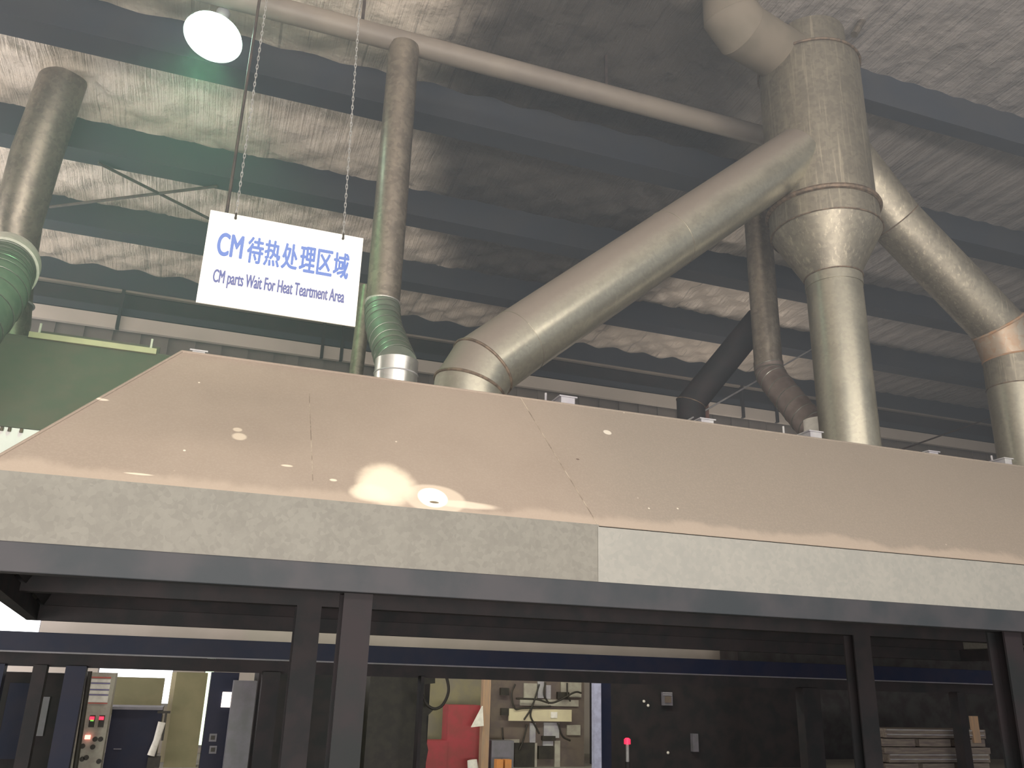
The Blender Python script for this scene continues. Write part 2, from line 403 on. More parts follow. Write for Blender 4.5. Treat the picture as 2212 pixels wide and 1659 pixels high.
def ceiling():
    bm = bmesh.new(); x0, x1, y0, y1, st = -9.0, 30.0, -3.0, YB, 0.11
    nx, ny = int((x1 - x0) / st), int((y1 - y0) / st)
    g = []
    for j in range(ny + 1):
        row = []
        for i in range(nx + 1):
            x = x0 + (x1 - x0) * i / nx; y = y0 + (y1 - y0) * j / ny
            a = (x + y * 1.15) / 0.95; c = (x - y * 1.15) / 0.95          # netting that holds the quilt: lozenges
            q = min(abs(a - round(a)), 0.5) * min(abs(c - round(c)), 0.5) * 4
            h = -(0.07 + .05 * min(max((y - 13) / 3, 0), 1)) * q ** 0.5 + 0.028 * noise.noise(Vector((x * 0.9, y * 0.9, 0))) + 0.022 * noise.noise(Vector((x * 3.1, y * 2.3, 4)))
            k = min(max((x - (y - 10.0) * 0.9 - 6.6) / 1.2, 0.0), 1.0)         # right-hand bay: stretched tight over ribs
            h = h * (1 - .8 * k) + k * 0.016 * math.sin(x * 13.0) - .05 * k
            row.append(bm.verts.new((x, y, ZC + 0.12 + h)))
        g.append(row)
    for j in range(ny):
        for i in range(nx): bm.faces.new((g[j][i], g[j + 1][i], g[j + 1][i + 1], g[j][i + 1]))
    bm.normal_update()
    return bm
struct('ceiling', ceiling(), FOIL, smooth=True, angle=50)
b = bmesh.new(); box(b, -9, 30, -3, YB + 0.5, ZC + 0.45, ZC + 0.6); struct('ceiling', fix(b), DARK)

# back wall with openings left for the daylight panes
def wall_with_holes(x0, x1, y0, y1, z0, z1, holes):
    bm = bmesh.new()
    xs = sorted({x0, x1, *[h[0] for h in holes], *[h[1] for h in holes]}); zs = sorted({z0, z1, *[h[2] for h in holes], *[h[3] for h in holes]})
    for i in range(len(xs) - 1):
        for k in range(len(zs) - 1):
            mx, mz = (xs[i] + xs[i + 1]) / 2, (zs[k] + zs[k + 1]) / 2
            if any(h[0] < mx < h[1] and h[2] < mz < h[3] for h in holes): continue
            box(bm, xs[i], xs[i + 1], y0, y1, zs[k], zs[k + 1])
    bmesh.ops.remove_doubles(bm, verts=bm.verts[:], dist=1e-5)
    return fix(bm)
w1 = (-8.4, P(88, 1350, YB).x, 2.0, P(60, 905, YB).z)
a = P(212, 1447, YB); c = P(362, 1540, YB)
w2 = (a.x, c.x, 0.9, a.z + 0.25)
a = P(427, 1560, YB); c = P(450, 1560, YB)
w3 = (a.x, c.x, 0.1, 1.95)
struct('wall_back', wall_with_holes(-9, 30, YB, YB + 0.25, 0, 7.3, [w1, w2, w3]), WALLM)
b = bmesh.new()
for i in range(130):                                            # corrugated sheet above the masonry
    x = -9 + i * 0.3
    prism(b, [(x, YB, 7.3), (x + .3, YB, 7.3), (x + .3, YB + .1, 7.3), (x, YB + .1, 7.3)], [(x, YB, 10.9), (x + .3, YB, 10.9), (x + .3, YB + .1, 10.9), (x, YB + .1, 10.9)]) if i % 2 else \
    prism(b, [(x, YB - .05, 7.3), (x + .3, YB - .05, 7.3), (x + .3, YB + .1, 7.3), (x, YB + .1, 7.3)], [(x, YB - .05, 10.9), (x + .3, YB - .05, 10.9), (x + .3, YB + .1, 10.9), (x, YB + .1, 10.9)])
struct('wall_back_upper', fix(b), WALLD)
b = bmesh.new(); box(b, -9.25, -9, -3, YB, 0, 10.9); struct('wall_left', fix(b), WALLD)
b = bmesh.new(); box(b, 30, 30.25, -3, YB, 0, 10.9); struct('wall_right', fix(b), WALLD)
for k, (wn, mt) in enumerate(((w1, DAY), (w2, DAY), (w3, DAYG))):
    wo = bpy.data.objects.new('window_%d' % (k + 1), None); COL.objects.link(wo); wo['kind'] = 'structure'; wo.location = (wn[0], YB, wn[2])
    b = bmesh.new(); box(b, wn[0], wn[1], YB + 0.16, YB + 0.18, wn[2], wn[3]); obj('pane', fix(b), mt, wo)
    b = bmesh.new(); t = 0.05
    box(b, wn[0], wn[1], YB + 0.02, YB + 0.1, wn[3] - t, wn[3]); box(b, wn[0], wn[1], YB + 0.02, YB + 0.1, wn[2], wn[2] + t)
    box(b, wn[0], wn[0] + t * .4, YB + 0.02, YB + 0.1, wn[2], wn[3]); box(b, wn[1] - t * .4, wn[1], YB + 0.02, YB + 0.1, wn[2], wn[3])
    obj('window_frame', fix(b), PALEP, wo)

# roof beams (I-sections running along x)
def ibeam(y, z0, z1, wdt, x0=-9, x1=30, tf=0.03):
    bm = bmesh.new()
    box(bm, x0, x1, y - wdt, y, z0, z0 + tf); box(bm, x0, x1, y - wdt, y, z1 - tf, z1)
    box(bm, x0, x1, y - wdt * .5 - .012, y - wdt * .5 + .012, z0 + tf, z1 - tf)
    box(bm, x0, x1, y - wdt, y - wdt + .02, z0 + tf, z1 - tf)
    return fix(bm)
for k, (yy, lab) in enumerate(((8.65, 'grey blue roof beam running off to the right from behind the stack top'),
                               (11.62, 'topmost wide grey blue roof beam, behind the green lamp'),
                               (14.72, 'grey blue roof beam crossing just below the green lamp'),
                               (17.62, 'grey blue roof beam level with the top of the hanging sign'),
                               (20.44, 'narrow dark roof beam level with the lower half of the hanging sign'))):
    tag(obj('roof_beam', ibeam(yy, ZP, ZC + .13, (.26, .46, .46, .46, .18)[k], x0=-9 if k else 6.6), PURL), lab, 'roof beam', 'steel roof beams')
for zz0, zz1, yy, lab, mt in ((9.83, 9.88, YB - .28, 'thin pale rail along the back wall above the dark band', GASP),
                              (9.28, 9.45, YB - .22, 'long grey blue girder along the back wall below the thin rail', PURL),
                              (8.92, 9.24, YB - .26, 'brown wall pipe running under the grey girder at the back', WALLM)):
    tag(bx('wall_rail', -9, 30, yy - .12, yy, zz0, zz1, mt), lab, 'rail')
b = bmesh.new(); box(b, -9, 30, YB - .25, YB - .1, 9.47, 9.82); tag(obj('wall_rail', fix(b), DARK), 'dark steel girder between the thin rail and the grey girder', 'rail')
# small hangers on the back-wall rails
for px in (252, 700, 742, 1592, 1662):
    p = P(px, 690, YB - .44); tag(bx('rail_hanger', p.x, p.x + .07, YB - .45, YB - .33, 8.9, 9.88, DARK),
        'thin dark hanger across the rails, %s' % {252: 'left of the hanging sign', 700: 'under the hanging sign, left one of the pair', 742: 'under the hanging sign, right one of the pair', 1592: 'left of the corrugated hose', 1662: 'directly behind the corrugated hose'}[px], 'hanger', 'rail hangers')
# pipe along the roof
a = PZ(560, 0, 9.75); yy = 9.55
b = bmesh.new(); sweep(b, [(-9, yy, 9.75), (7.6, yy, 9.75)], 0.15, 16)
t = thing('overhead_pipe', 'long straight brown pipe high under the roof leading to the stack', 'pipe', (-9, yy, 9.75)); obj('pipe', fix(b), GASP, t, smooth=True)
for xx in (-3.2, 1.0, 4.6): bx('pipe_hanger', xx, xx + .04, yy - .02, yy + .02, 9.85, 10.45, ROD, t)
# cross bracing and drop rods
rod_o = [((212, 352), (455, 474), 'dark diagonal brace rod running down to the sign corner'), ((108, 447), (470, 402), 'dark brace rod crossing the other one left of the sign')]
for (p0, p1, lab) in rod_o:
    tag(rod('brace_rod', PZ(*p0, 9.86), PZ(*p1, 9.86), 0.028, ROD), lab, 'rod', 'roof brace rods')
q0, q1 = P(497, 200, 9.0), P(488, 470, 9.0)
tag(rod('drop_rod', (q1.x, 9.0, ZC), (q1.x, 9.0, q1.z), 0.018, ROD), 'thin dark vertical rod hanging from the roof behind the sign', 'rod')
def stay(p0, y0, p1, y1):
    a, c = P(*p0, y0), P(*p1, y1); d = c - a
    return a + d * ((4.03 - a.z) / d.z), a + d * ((ZC - a.z) / d.z)
tag(rod('brace_rod', *stay((1540, 877), 11, (1770, 745), 14), 0.014, PALEP), 'thin pale wire slanting up behind the corrugated hose', 'rod')
tag(rod('brace_rod', *stay((1950, 970), 10.5, (2140, 903), 14), 0.014, ROD), 'thin wire slanting up at the right behind the hood', 'rod')

# ------------------------------------------------------------------ the big exhaust hood
XL, XR = -1.40, 12.6
def hood(name, label, x0, x1, yf, yr, zb, zf0, zf1, zt, run, seam, mats, skew=0.0, posts=()):
    sl, fa, fa2, bmn = mats
    h = thing(name, label, 'extraction hood', (x0, yf, zb))
    T = 0.006
    xr0 = x0 + run; xr1 = x1 - run; yt0, yt1 = yf + run, yr - run
    # sloped front, two sheets meeting at a standing seam
    for (xa, xb, ta, tb, mt) in ((x0, seam, xr0, seam - .30, sl), (seam, x1, seam - .30, xr1, sl)):
        b = bmesh.new(); slab(b, [(xa, yf, zf1), (xb, yf, zf1), (tb, yt0, zt), (ta, yt0, zt)], -T); obj('slope_panel', fix(b), mt, h)
    b = bmesh.new(); sweep(b, [(seam, yf - .002, zf1), (seam - .30, yt0 - .002, zt)], 0.0035, 6); obj('seam_strip', fix(b), SEAM, h)
    if seam > 0:
        sa, sb = slopepoint(676, 1045), slopepoint(668, 850)
        b = bmesh.new(); sweep(b, [sa, sb], 0.003, 6); obj('seam_strip', fix(b), SEAM, h)
    # end, rear and top
    xs = x0 + skew
    b = bmesh.new(); slab(b, [(x0, yf, zf1), (xr0, yt0, zt), (xs + run, yt1, zt), (xs, yr, zf1)], -T); obj('end_panel', fix(b), sl, h)
    b = bmesh.new(); slab(b, [(x1, yf, zf1), (x1, yr, zf1), (xr1, yt1, zt), (xr1, yt0, zt)], -T); obj('end_panel', fix(b), sl, h)
    b = bmesh.new(); slab(b, [(xs, yr, zf1), (xs + run, yt1, zt), (xr1, yt1, zt), (x1, yr, zf1)], T); obj('rear_panel', fix(b), sl, h)
    b = bmesh.new(); slab(b, [(xr0, yt0, zt), (xr1, yt0, zt), (xr1, yt1, zt), (xs + run, yt1, zt)], -T); obj('top_panel', fix(b), sl, h)
    # folded edge trim: ridge, hip
    b = bmesh.new(); sweep(b, [(xr0, yt0, zt), (xr1, yt0, zt)], 0.012, 8); sweep(b, [(x0, yf, zf1), (xr0, yt0, zt)], 0.012, 8)
    obj('folded_edge', fix(b), sl, h)
    # fascia sheets (front), ends and rear
    b = bmesh.new(); box(b, x0, seam + .005, yf - .004, yf + .004, zf0, zf1 + .004); obj('fascia_sheet', fix(b), fa, h)
    b = bmesh.new(); box(b, seam - .005, x1, yf - .010, yf - .004, zf0, zf1 - .012); obj('fascia_sheet', fix(b), fa2, h)
    b = bmesh.new(); slab(b, [(x0, yf, zf0), (xs, yr, zf0), (xs, yr, zf1), (x0, yf, zf1)], T); obj('fascia_sheet', fix(b), fa, h)
    b = bmesh.new(); box(b, x1 - T, x1, yf, yr, zf0, zf1); obj('fascia_sheet', fix(b), fa, h)
    b = bmesh.new(); box(b, xs, x1, yr - T, yr, zf0, zf1); obj('fascia_sheet', fix(b), fa, h)
    # frame of channel beams under the fascia
    b = bmesh.new(); box(b, x0 - .01, x1 + .01, yf - .03, yf + .12, zb, zf0, 0.006); obj('frame_beam', fix(b), bmn, h)
    b = bmesh.new(); box(b, xs, x1, yr - .12, yr, zb, zf0, 0.006); obj('frame_beam', fix(b), DARK, h)
    b = bmesh.new(); prism(b, [(x0, yf, zb), (x0 + .12, yf, zb), (x0 + .12, yf, zf0), (x0, yf, zf0)], [(xs, yr, zb), (xs + .12, yr, zb), (xs + .12, yr, zf0), (xs, yr, zf0)]); obj('frame_beam', fix(b), DARK, h)
    b = bmesh.new(); box(b, x1 - .12, x1, yf, yr, zb, zf0); obj('frame_beam', fix(b), DARK, h)
    # inner sooty lining
    e = 0.06
    b = bmesh.new()
    slab(b, [(x0 + e, yf + e + .1, zf0), (x1 - e, yf + e + .1, zf0), (xr1 - e, yt0 + e, zt - e), (xr0 + e, yt0 + e, zt - e)], 0.004)
    slab(b, [(xs + e, yr - e - .1, zf0), (x1 - e, yr - e - .1, zf0), (xr1 - e, yt1 - e, zt - e), (xs + run + e, yt1 - e, zt - e)], 0.004)
    slab(b, [(xr0, yt0, zt - e), (xr1, yt0, zt - e), (xr1, yt1, zt - e), (xs + run, yt1, zt - e)], 0.004)
    slab(b, [(x0 + e + .1, yf, zf0), (xs + e + .1, yr, zf0), (xs + run + e, yt1, zt - e), (xr0 + e, yt0, zt - e)], 0.004)
    obj('inner_lining', fix(b), DARK, h)
    return h
HOOD = hood('exhaust_hood', 'huge dusty taupe exhaust hood with grey zinc fascia across the whole view', XL, XR, 6.0, 12.2, 2.137, 2.318, 2.745, 4.03, 1.0, 2.80,
            (SLOPE, FASC, FASC2, BEAM), skew=-0.55)
def hpost(xa, xb, y, mt, dep=.2, z1=2.137):
    b = bmesh.new(); xm = (xa + xb) / 2
    box(b, xa, xb, y, y + .02, 0, z1); box(b, xa, xb, y + dep - .02, y + dep, 0, z1); box(b, xm - .01, xm + .01, y + .02, y + dep - .02, 0, z1)
    box(b, xa - .05, xb + .05, y - .05, y + dep + .05, 0, .02)
    if z1 < 2.2: box(b, xa, xb, y, y + dep, z1, z1 + .1)
    return obj('support_post', fix(b), mt, HOOD)
hpost(0.925, 1.122, 6.06, POST); hpost(6.80, 7.0, 6.06, POST)
hpost(0.92, 1.16, 9.0, DARK, z1=2.25); hpost(7.65, 7.9, 9.0, DARK, z1=2.25)
hpost(12.3, 12.5, 6.06, POST)
# inner brace under the hood
b = bmesh.new(); box(b, -1.6, 12.4, 9.0, 9.2, 2.25, 2.42); obj('frame_beam', fix(b), DARK, HOOD)
# lifting lugs and studs on the ridge of the hood
for (px, py, wd, hh) in ((430, 762, .10, .05), (1221, 868, .14, .10), (1520, 905, .14, .07), (1753, 935, .14, .10), (2005, 968, .12, .06), (2167, 996, .10, .10)):
    p = P(px, py, 7.12)
    b = bmesh.new(); box(b, p.x - wd / 2, p.x + wd / 2, 7.05, 7.25, 4.03, 4.03 + hh, .004); box(b, p.x - wd / 2 - .02, p.x + wd / 2 + .02, 7.04, 7.26, 4.03 + hh - .012, 4.03 + hh)
    obj('lifting_lug', fix(b), PALEP, HOOD)
for px in (1178, 1690, 2128):
    p = P(px, 900, 7.5); b = bmesh.new(); sweep(b, [(p.x, 7.5, 4.03), (p.x, 7.5, 4.03 + .26)], .012, 8); obj('stud', fix(b), PALEP, HOOD)

# second hood further back at the left
h2 = hood('exhaust_hood', 'darker green grey exhaust hood behind the left end of the big hood', -8.9, 0.43, 12.6, 18.2, 3.80, 3.90, 4.60, 6.36, 1.4, -5.5, (HOOD2, WHITEF, WHITEF, PALEP))
for xx in (-8.6, -7.4):
    b = bmesh.new(); box(b, xx, xx + .2, 13.4, 13.6, 0, 3.85); obj('support_post', fix(b), DARK, h2)
    b = bmesh.new(); box(b, xx, xx + .2, 17.8, 18.0, 0, 3.85); obj('support_post', fix(b), DARK, h2)
a0, a1 = P(62, 727, 13.98), P(338, 760, 13.98)
b = bmesh.new(); box(b, a0.x, a1.x, 13.94, 14.06, 6.34, 6.43); obj('edge_angle', fix(b), CREAM, h2)
b = bmesh.new(); box(b, a0.x, a1.x, 14.5, 14.56, 6.34, 6.66); obj('edge_angle', fix(b), HOOD2, h2)
for px in (80, 328):
    p = P(px, 740, 14.0); b = bmesh.new(); sweep(b, [(p.x, 14.0, 6.36), (p.x, 14.0, 6.60)], .018, 8); obj('stud', fix(b), PAPER, h2)
for px in (5, 22, 48):
    p = P(px, 922, 12.57); b = bmesh.new(); sweep(b, [(p.x, 12.57, 4.53), (p.x, 12.57, 4.58)], .022, 10); obj('bolt', fix(b), RING, h2)

# ------------------------------------------------------------------ stack and branch ducts
SX, SY = 6.88, 7.9
st = thing('exhaust_stack', 'large vertical zinc exhaust stack narrowing through a cone to the hood', 'exhaust stack', (SX, SY, 4.03))
def turned(name, prof, m, dx=0.0, n=72):
    b = bmesh.new(); lathe(b, SX + dx, SY, prof, n); return obj(name, fix(b), m, st, smooth=True)
turned('drum', [(0.65, 7.36), (0.65, 9.58)], GALV_S)
turned('collar_band', [(0.672, 7.08), (0.672, 7.36)], GALV_S)
turned('cone', [(0.335, 6.47), (0.668, 7.08)], GALV_S, 0.03)
turned('drop_pipe', [(0.335, 4.03), (0.335, 6.47)], GALV, 0.06)
turned('collar_band', [(0.345, 6.34), (0.345, 6.47)], GALV, 0.06)
turned('neck', [(0.47, 9.58), (0.47, 10.15)], GALV_S, 0.06)
def circ(cx, cy, z, r, n=72): return [Vector((cx + r * math.cos(2 * math.pi * k / n), cy + r * math.sin(2 * math.pi * k / n), z)) for k in range(n)]
for (z, r, th, dx) in ((9.58, .66, .018, 0), (7.38, .68, .035, 0), (7.08, .675, .010, .02), (6.47, .348, .010, .06), (9.63, .482, .014, .06)):
    b = bmesh.new(); ringloop(b, circ(SX + dx, SY, z, r), th); obj('flange_ring', fix(b), RING, st, smooth=True)

# branch A: from the hood top up to the drum
t = thing('branch_duct', 'zinc duct rising diagonally from the hood elbow to the stack, left branch', 'duct', (2.17, 7.62, 4.03), 'branch ducts')
A0 = Vector((2.17, 7.62, 4.0)); A1 = Vector((2.15, 7.62, 4.52)); A2 = P(1083, 748, 7.7); A2b = P(1200, 684, 7.72); A3 = P(1720, 335, 7.75)
def branch(t, pts, r, ends, mats):
    """each sheet-metal section its own part, beads at the joints"""
    bm = bmesh.new(); rings = mitre(bm, pts, r); bm.free()
    for i in range(len(pts) - 1):
        b = bmesh.new(); n = len(rings[i])
        va = [b.verts.new(p) for p in rings[i]]; vb = [b.verts.new(p) for p in rings[i + 1]]
        for k in range(n): b.faces.new((va[k], va[(k + 1) % n], vb[(k + 1) % n], vb[k]))
        b.faces.new(va[::-1]); b.faces.new(vb)
        obj('duct_section', fix(b), mats[i], t, smooth=True)
        if i in ends:
            b = bmesh.new(); ringloop(b, rings[i + 1], ends[i][0]); obj('joint_ring', fix(b), ends[i][1], t, smooth=True)
A1a = P(1010, 803, 7.62); A1b = P(1040, 765, 7.65)
mid = A2b.lerp(A3, 0.43)
branch(t, [A0, P(1014, 838, 7.62), P(1042, 793, 7.64), P(1122, 737, 7.68), mid, A3], 0.345,
       {0: (.016, RING), 1: (.016, RING), 2: (.004, GALV_S), 3: (.005, GALV_S)}, [GALV] * 5)
# branch B on the right
t = thing('branch_duct', 'zinc duct falling from the stack to the right edge, rusty band at its elbow', 'duct', (9.75, 8.0, 4.03), 'branch ducts')
branch(t, [P(1820, 330, 8.0), P(1935, 478, 8.0), P(2155, 706, 8.0), P(2182, 775, 8.0), P(2192, 840, 8.0), Vector((P(2192, 840, 8.0).x, 8.0, 4.0))], 0.335,
       {0: (.008, RING), 1: (.02, RUST), 2: (.012, RUST), 3: (.008, RING)}, [GALV_S, GALV_S, GALV_R, GALV_S, GALV])
# duct arriving at the stack head from the back
t = thing('branch_duct', 'wide tan duct joining the stack head from the upper left', 'duct', P(1583, 42, 7.6), 'branch ducts')
q = P(1577, 10, 7.6); branch(t, [Vector((q.x, 7.6, ZC)), P(1579, 34, 7.6), P(1602, 66, 7.65), P(1720, 138, 7.95)], 0.35, {0: (.004, DUSTY), 1: (.004, DUSTY)}, [DUSTY] * 3)
# strut and a bit of cable at the head
tag(rod('head_strut', P(1845, 75, 7.6), P(1905, -30, 7.6), 0.05, GALV_D), 'short dark strut leaning from the stack head to the roof', 'strut')
b = bmesh.new(); c_ = [P(1528, 22, 8.6), P(1545, 8, 8.6), P(1560, -15, 8.6)]; sweep(b, curve(c_, 8), .012, 8)
tag(obj('cable', fix(b), PALEP), 'short pale cable curving beside the tan duct', 'cable')

# ------------------------------------------------------------------ smaller extraction pipes with flexible hoses
def hose(name, pts, r0, r1, m, mw, parent, turns=11, wire=.006):
    c = curve(pts, 30); N = len(c); rr = [r0 + (r1 - r0) * i / (N - 1) for i in range(N)]
    rad = [r * (1 + 0.012 * math.sin(2 * math.pi * turns * i / (N - 1))) for i, r in enumerate(rr)]
    b = bmesh.new(); sweep(b, c, rad, 36); o = obj(name, fix(b), m, parent, smooth=True)
    # wire helix
    u = None; hp = []
    for i, p in enumerate(c):
        d = (c[min(i + 1, N - 1)] - c[max(i - 1, 0)]).normalized()
        if u is None: u, v = ortho(d)
        else: u = (u - d * u.dot(d)).normalized(); v = d.cross(u)
        hp.append((p, u.copy(), v.copy(), rr[i]))
    b = bmesh.new(); path = []
    steps = turns * 28
    for s in range(steps + 1):
        f = s / steps * (N - 1); i = min(int(f), N - 2); q = f - i
        p = hp[i][0].lerp(hp[i + 1][0], q); uu = hp[i][1].lerp(hp[i + 1][1], q); vv = hp[i][2].lerp(hp[i + 1][2], q); r = hp[i][3] * 1.012
        an = 2 * math.pi * s / 28; path.append(p + (uu * math.cos(an) + vv * math.sin(an)) * r)
    sweep(b, path, wire, 5); obj('spiral_wire', fix(b), mw, o, smooth=True)
    return o
def vpipe(t, x, y, z0, z1, r, m, name='pipe'):
    b = bmesh.new(); lathe(b, x, y, [(r, z0), (r, z1)], 40); return obj(name, fix(b), m, t, smooth=True)

# middle one, behind the sign
m0 = P(826, 664, 9.55)
t = thing('extraction_pipe', 'vertical extraction pipe right of the sign with a green lit flexible hose below', 'pipe', (1.74, 8.1, 4.03), 'extraction pipes')
vpipe(t, m0.x, 9.55, m0.z, 9.66, .205, GALV_D)
vpipe(t, m0.x, 9.55, m0.z - .03, m0.z + .07, .212, ALU, 'clamp_band')
e0 = P(857, 800, 8.3); 
hose('flexible_hose', [(m0.x, 9.55, m0.z), P(829, 705, 9.35), P(845, 755, 8.8), P(857, 790, 8.3)], .212, .215, FLEX, WIRE, t, 9, .004)
e1 = P(857, 787, 8.3)
vpipe(t, e1.x, 8.3, 4.03, e1.z + .03, .222, ALU, 'base_collar')
b = bmesh.new(); ringloop(b, circ(e1.x, 8.3, e1.z - .12, .224, 40), .008); obj('clamp_ring', fix(b), PALEP, t, smooth=True)
# far slim pipe left of it
q = P(778, 740, 13.0)
q = P(772, 812, 11.0); tag(rod('slim_pipe', P(792, 620, 11.0), Vector((q.x - .06, 11.0, 4.03)), .095, GALV_D, n=20), 'slim sooty pipe just left of the flexible hose', 'pipe')

# far right of centre: dark pipe with hose running to the hood behind the stack
f0 = P(1660, 790, 9.6)
t = thing('extraction_pipe', 'dark vertical extraction pipe left of the stack with a sooty spiral hose', 'pipe', (7.6, 8.6, 4.03), 'extraction pipes')
b = bmesh.new(); sweep(b, curve([(f0.x, 9.6, f0.z), (f0.x, 9.6, 8.0), (f0.x, 9.58, 8.5), (f0.x - .02, 9.3, 8.85), (f0.x - .05, 8.8, 8.95), (6.95, 8.2, 8.95)], 10), .195, 40); obj('pipe', fix(b), GALV_D, t, smooth=True)
vpipe(t, f0.x, 9.6, f0.z - .02, f0.z + .05, .203, GALV_D, 'clamp_band')
hose('flexible_hose', [(f0.x, 9.6, f0.z), P(1668, 815, 9.55), P(1715, 875, 9.2), P(1762, 930, 8.9)], .20, .205, FLEX_D, WIRE, t, 9, .006)
e1 = P(1772, 922, 8.8)
vpipe(t, e1.x, 8.8, 4.03, e1.z + .08, .215, PAPER, 'base_collar')
# dark duct slanting down to the left behind it
t = thing('branch_duct', 'black sooty duct slanting down to the left behind the hood ridge', 'duct', P(1490, 890, 12), 'branch ducts')
q = P(1492, 872, 10.8); branch(t, [P(1640, 690, 10.4), q, Vector((q.x, q.y, 4.0))], 0.21, {0: (.008, RING)}, [DARK] * 2)
tag(bx('red_brown_post', P(1506, 880, 11.0).x, P(1531, 880, 11.0).x, 11.0, 11.12, 4.03, P(1518, 862, 11.0).z, M('red_brown_paint', (0.11, 0.045, 0.035), (0.14, 0.08, 0.07), 4, 0.6)), 'short red brown post sticking up behind the ridge', 'post')

# left one with the wide hose going out of the picture
YL = 13.2
def PL(x, y, Y=YL): return P(x, y, Y)
l0 = P(25, 700, 14.4)
t = thing('extraction_pipe', 'tall vertical extraction pipe at the left edge glowing green low down', 'pipe', (l0.x, 14.4, 6.36), 'extraction pipes')
b = bmesh.new(); k_ = PL(158, 112); k2 = PL(78, 338, 13.5); up = k_ + (k_ - k2) * ((10.45 - k_.z) / (k_ - k2).z)
k3 = PL(38, 480, 13.9)
sweep(b, [(l0.x, 14.4, 6.36), l0, PL(27, 600, 14.2), k3, k2, k_, up], [.27, .27, .30, .35, .36, .34, .34], 40); obj('pipe', fix(b), GALV_D, t, smooth=True)
jr = PL(27, 655, 14.35)
b = bmesh.new(); ringloop(b, circ(jr.x, 14.35, jr.z, .30, 40), .02); obj('joint_ring', fix(b), PALEP, t, smooth=True)
t = thing('bent_hose', 'thick green lit flexible hose with white collar at the left edge', 'hose', P(0, 590, 13.2))
hc = P(6, 580, 13.2); hd = P(-40, 660, 11.4)
ax = (hd - hc).normalized()
hose('flexible_hose', [hc, hc.lerp(hd, .3), hc.lerp(hd, .6) + Vector((0, 0, -.1)), hd + Vector((-.2, 0, -.5)), hd + Vector((-.5, 0.3, -1.4))], .43, .43, FLEX, WIRE, t, 14, .006)
b = bmesh.new(); sweep(b, [hc - ax * .42, hc + ax * .03], .47, 40); obj('collar', fix(b), PAPER, t, smooth=True)
b = bmesh.new(); sweep(b, [Vector((l0.x - .2, 14.2, hc.z + .4)), hc - ax * .5, hc - ax * .15], [.25, .36, .43], 40); obj('branch_stub', fix(b), GALV_D, t, smooth=True)

# ------------------------------------------------------------------ green high-bay lamp
lp = P(460, 82, 9.6)
t = thing('high_bay_lamp', 'glaring green white high bay lamp hanging at the upper left', 'lamp', lp)
axl = Vector((-0.12, -0.25, -1)).normalized()
b = bmesh.new(); sweep(b, [lp - axl * .36, lp - axl * .25, lp], [.1, .18, .36], 40, cap=False); obj('reflector_shade', fix(b), PALEP, t, smooth=True)
b = bmesh.new(); sweep(b, [lp - axl * .04, lp - axl * .02], .345, 40); obj('bulb_lens', fix(b), LAMPG, t, smooth=True)
b = bmesh.new(); sweep(b, [lp - axl * .55, lp - axl * .30], .085, 24); obj('ballast_housing', fix(b), PALEP, t, smooth=True)
tp = lp - axl * .55
b = bmesh.new(); sweep(b, [tp, (tp.x, tp.y, ZC)], .012, 8); obj('hanging_rod', fix(b), ROD, t)
ll = bpy.data.lights.new('lamp_light', 'SPOT'); ll.energy = 420; ll.color = (0.30, 1.0, 0.40); ll.shadow_soft_size = .2; ll.spot_size = math.radians(124); ll.spot_blend = .6
lo = bpy.data.objects.new('lamp_light', ll); COL.objects.link(lo); lo.location = lp + axl * .25; lo.rotation_euler = (Vector((-1.4, 11.2, 3.0)) - lo.location).to_track_quat('-Z', 'Y').to_euler()

# ------------------------------------------------------------------ the hanging sign
YS = 5.0
tl, br = P(455, 453, YS), P(770, 706, YS)
t = thing('hanging_sign', 'white hanging sign board with blue Chinese and English lettering', 'sign', ((tl.x + br.x) / 2, YS, br.z))
b = bmesh.new(); box(b, tl.x, P(785, 518, YS).x, YS, YS + .012, br.z, tl.z, .002); obj('board', fix(b), WHITE, t)
def text(body, off, depth=.0015):
    c = bpy.data.curves.new('text', 'FONT'); c.body = body; c.size = 1; c.resolution_u = 6
    o = bpy.data.objects.new('text', c); COL.objects.link(o); bpy.context.view_layer.update()
    m = bpy.data.meshes.new_from_object(o.evaluated_get(bpy.context.evaluated_depsgraph_get()))
    bpy.data.objects.remove(o); bpy.data.curves.remove(c); return m
def letter(body, x0, x1, z0, z1, mt, off=0.0, y=YS):
    m = text(body, off); xs = [v.co.x for v in m.vertices]; ys = [v.co.y for v in m.vertices]
    ax, bx_, ay, by = min(xs), max(xs), min(ys), max(ys)
    bm = bmesh.new(); bm.from_mesh(m); bpy.data.meshes.remove(m)
    for v in bm.verts:
        v.co = Vector((x0 + (v.co.x - ax) / (bx_ - ax) * (x1 - x0), y - .0025, z0 + (v.co.y - ay) / (by - ay) * (z1 - z0)))
    if off:                                                   # bold face: the outline repeated a hair aside
        src = bm.faces[:]
        for (ox, oz) in ((1, 0), (-1, 0), (0, 1), (0, -1), (.7, .7), (-.7, .7), (.7, -.7), (-.7, -.7)):
            q = bmesh.ops.duplicate(bm, geom=src)
            bmesh.ops.translate(bm, verts=[g for g in q['geom'] if isinstance(g, bmesh.types.BMVert)], vec=(ox * off, .00008 * (1 + len(bm.faces) // len(src)), oz * off))
    for f in bm.faces: f.normal_update()
    for f in bm.faces:
        if f.normal.y > 0: f.normal_flip()
    return bm
zc0, zc1 = P(551, 570, YS).z, P(551, 513.5, YS).z
cm = (P(471, 525, YS).x, P(524, 535, YS).x, P(497, 555, YS).z, P(497, 506, YS).z)
obj('lettering', letter('CM', *cm, INK, off=.0042), INK, t)
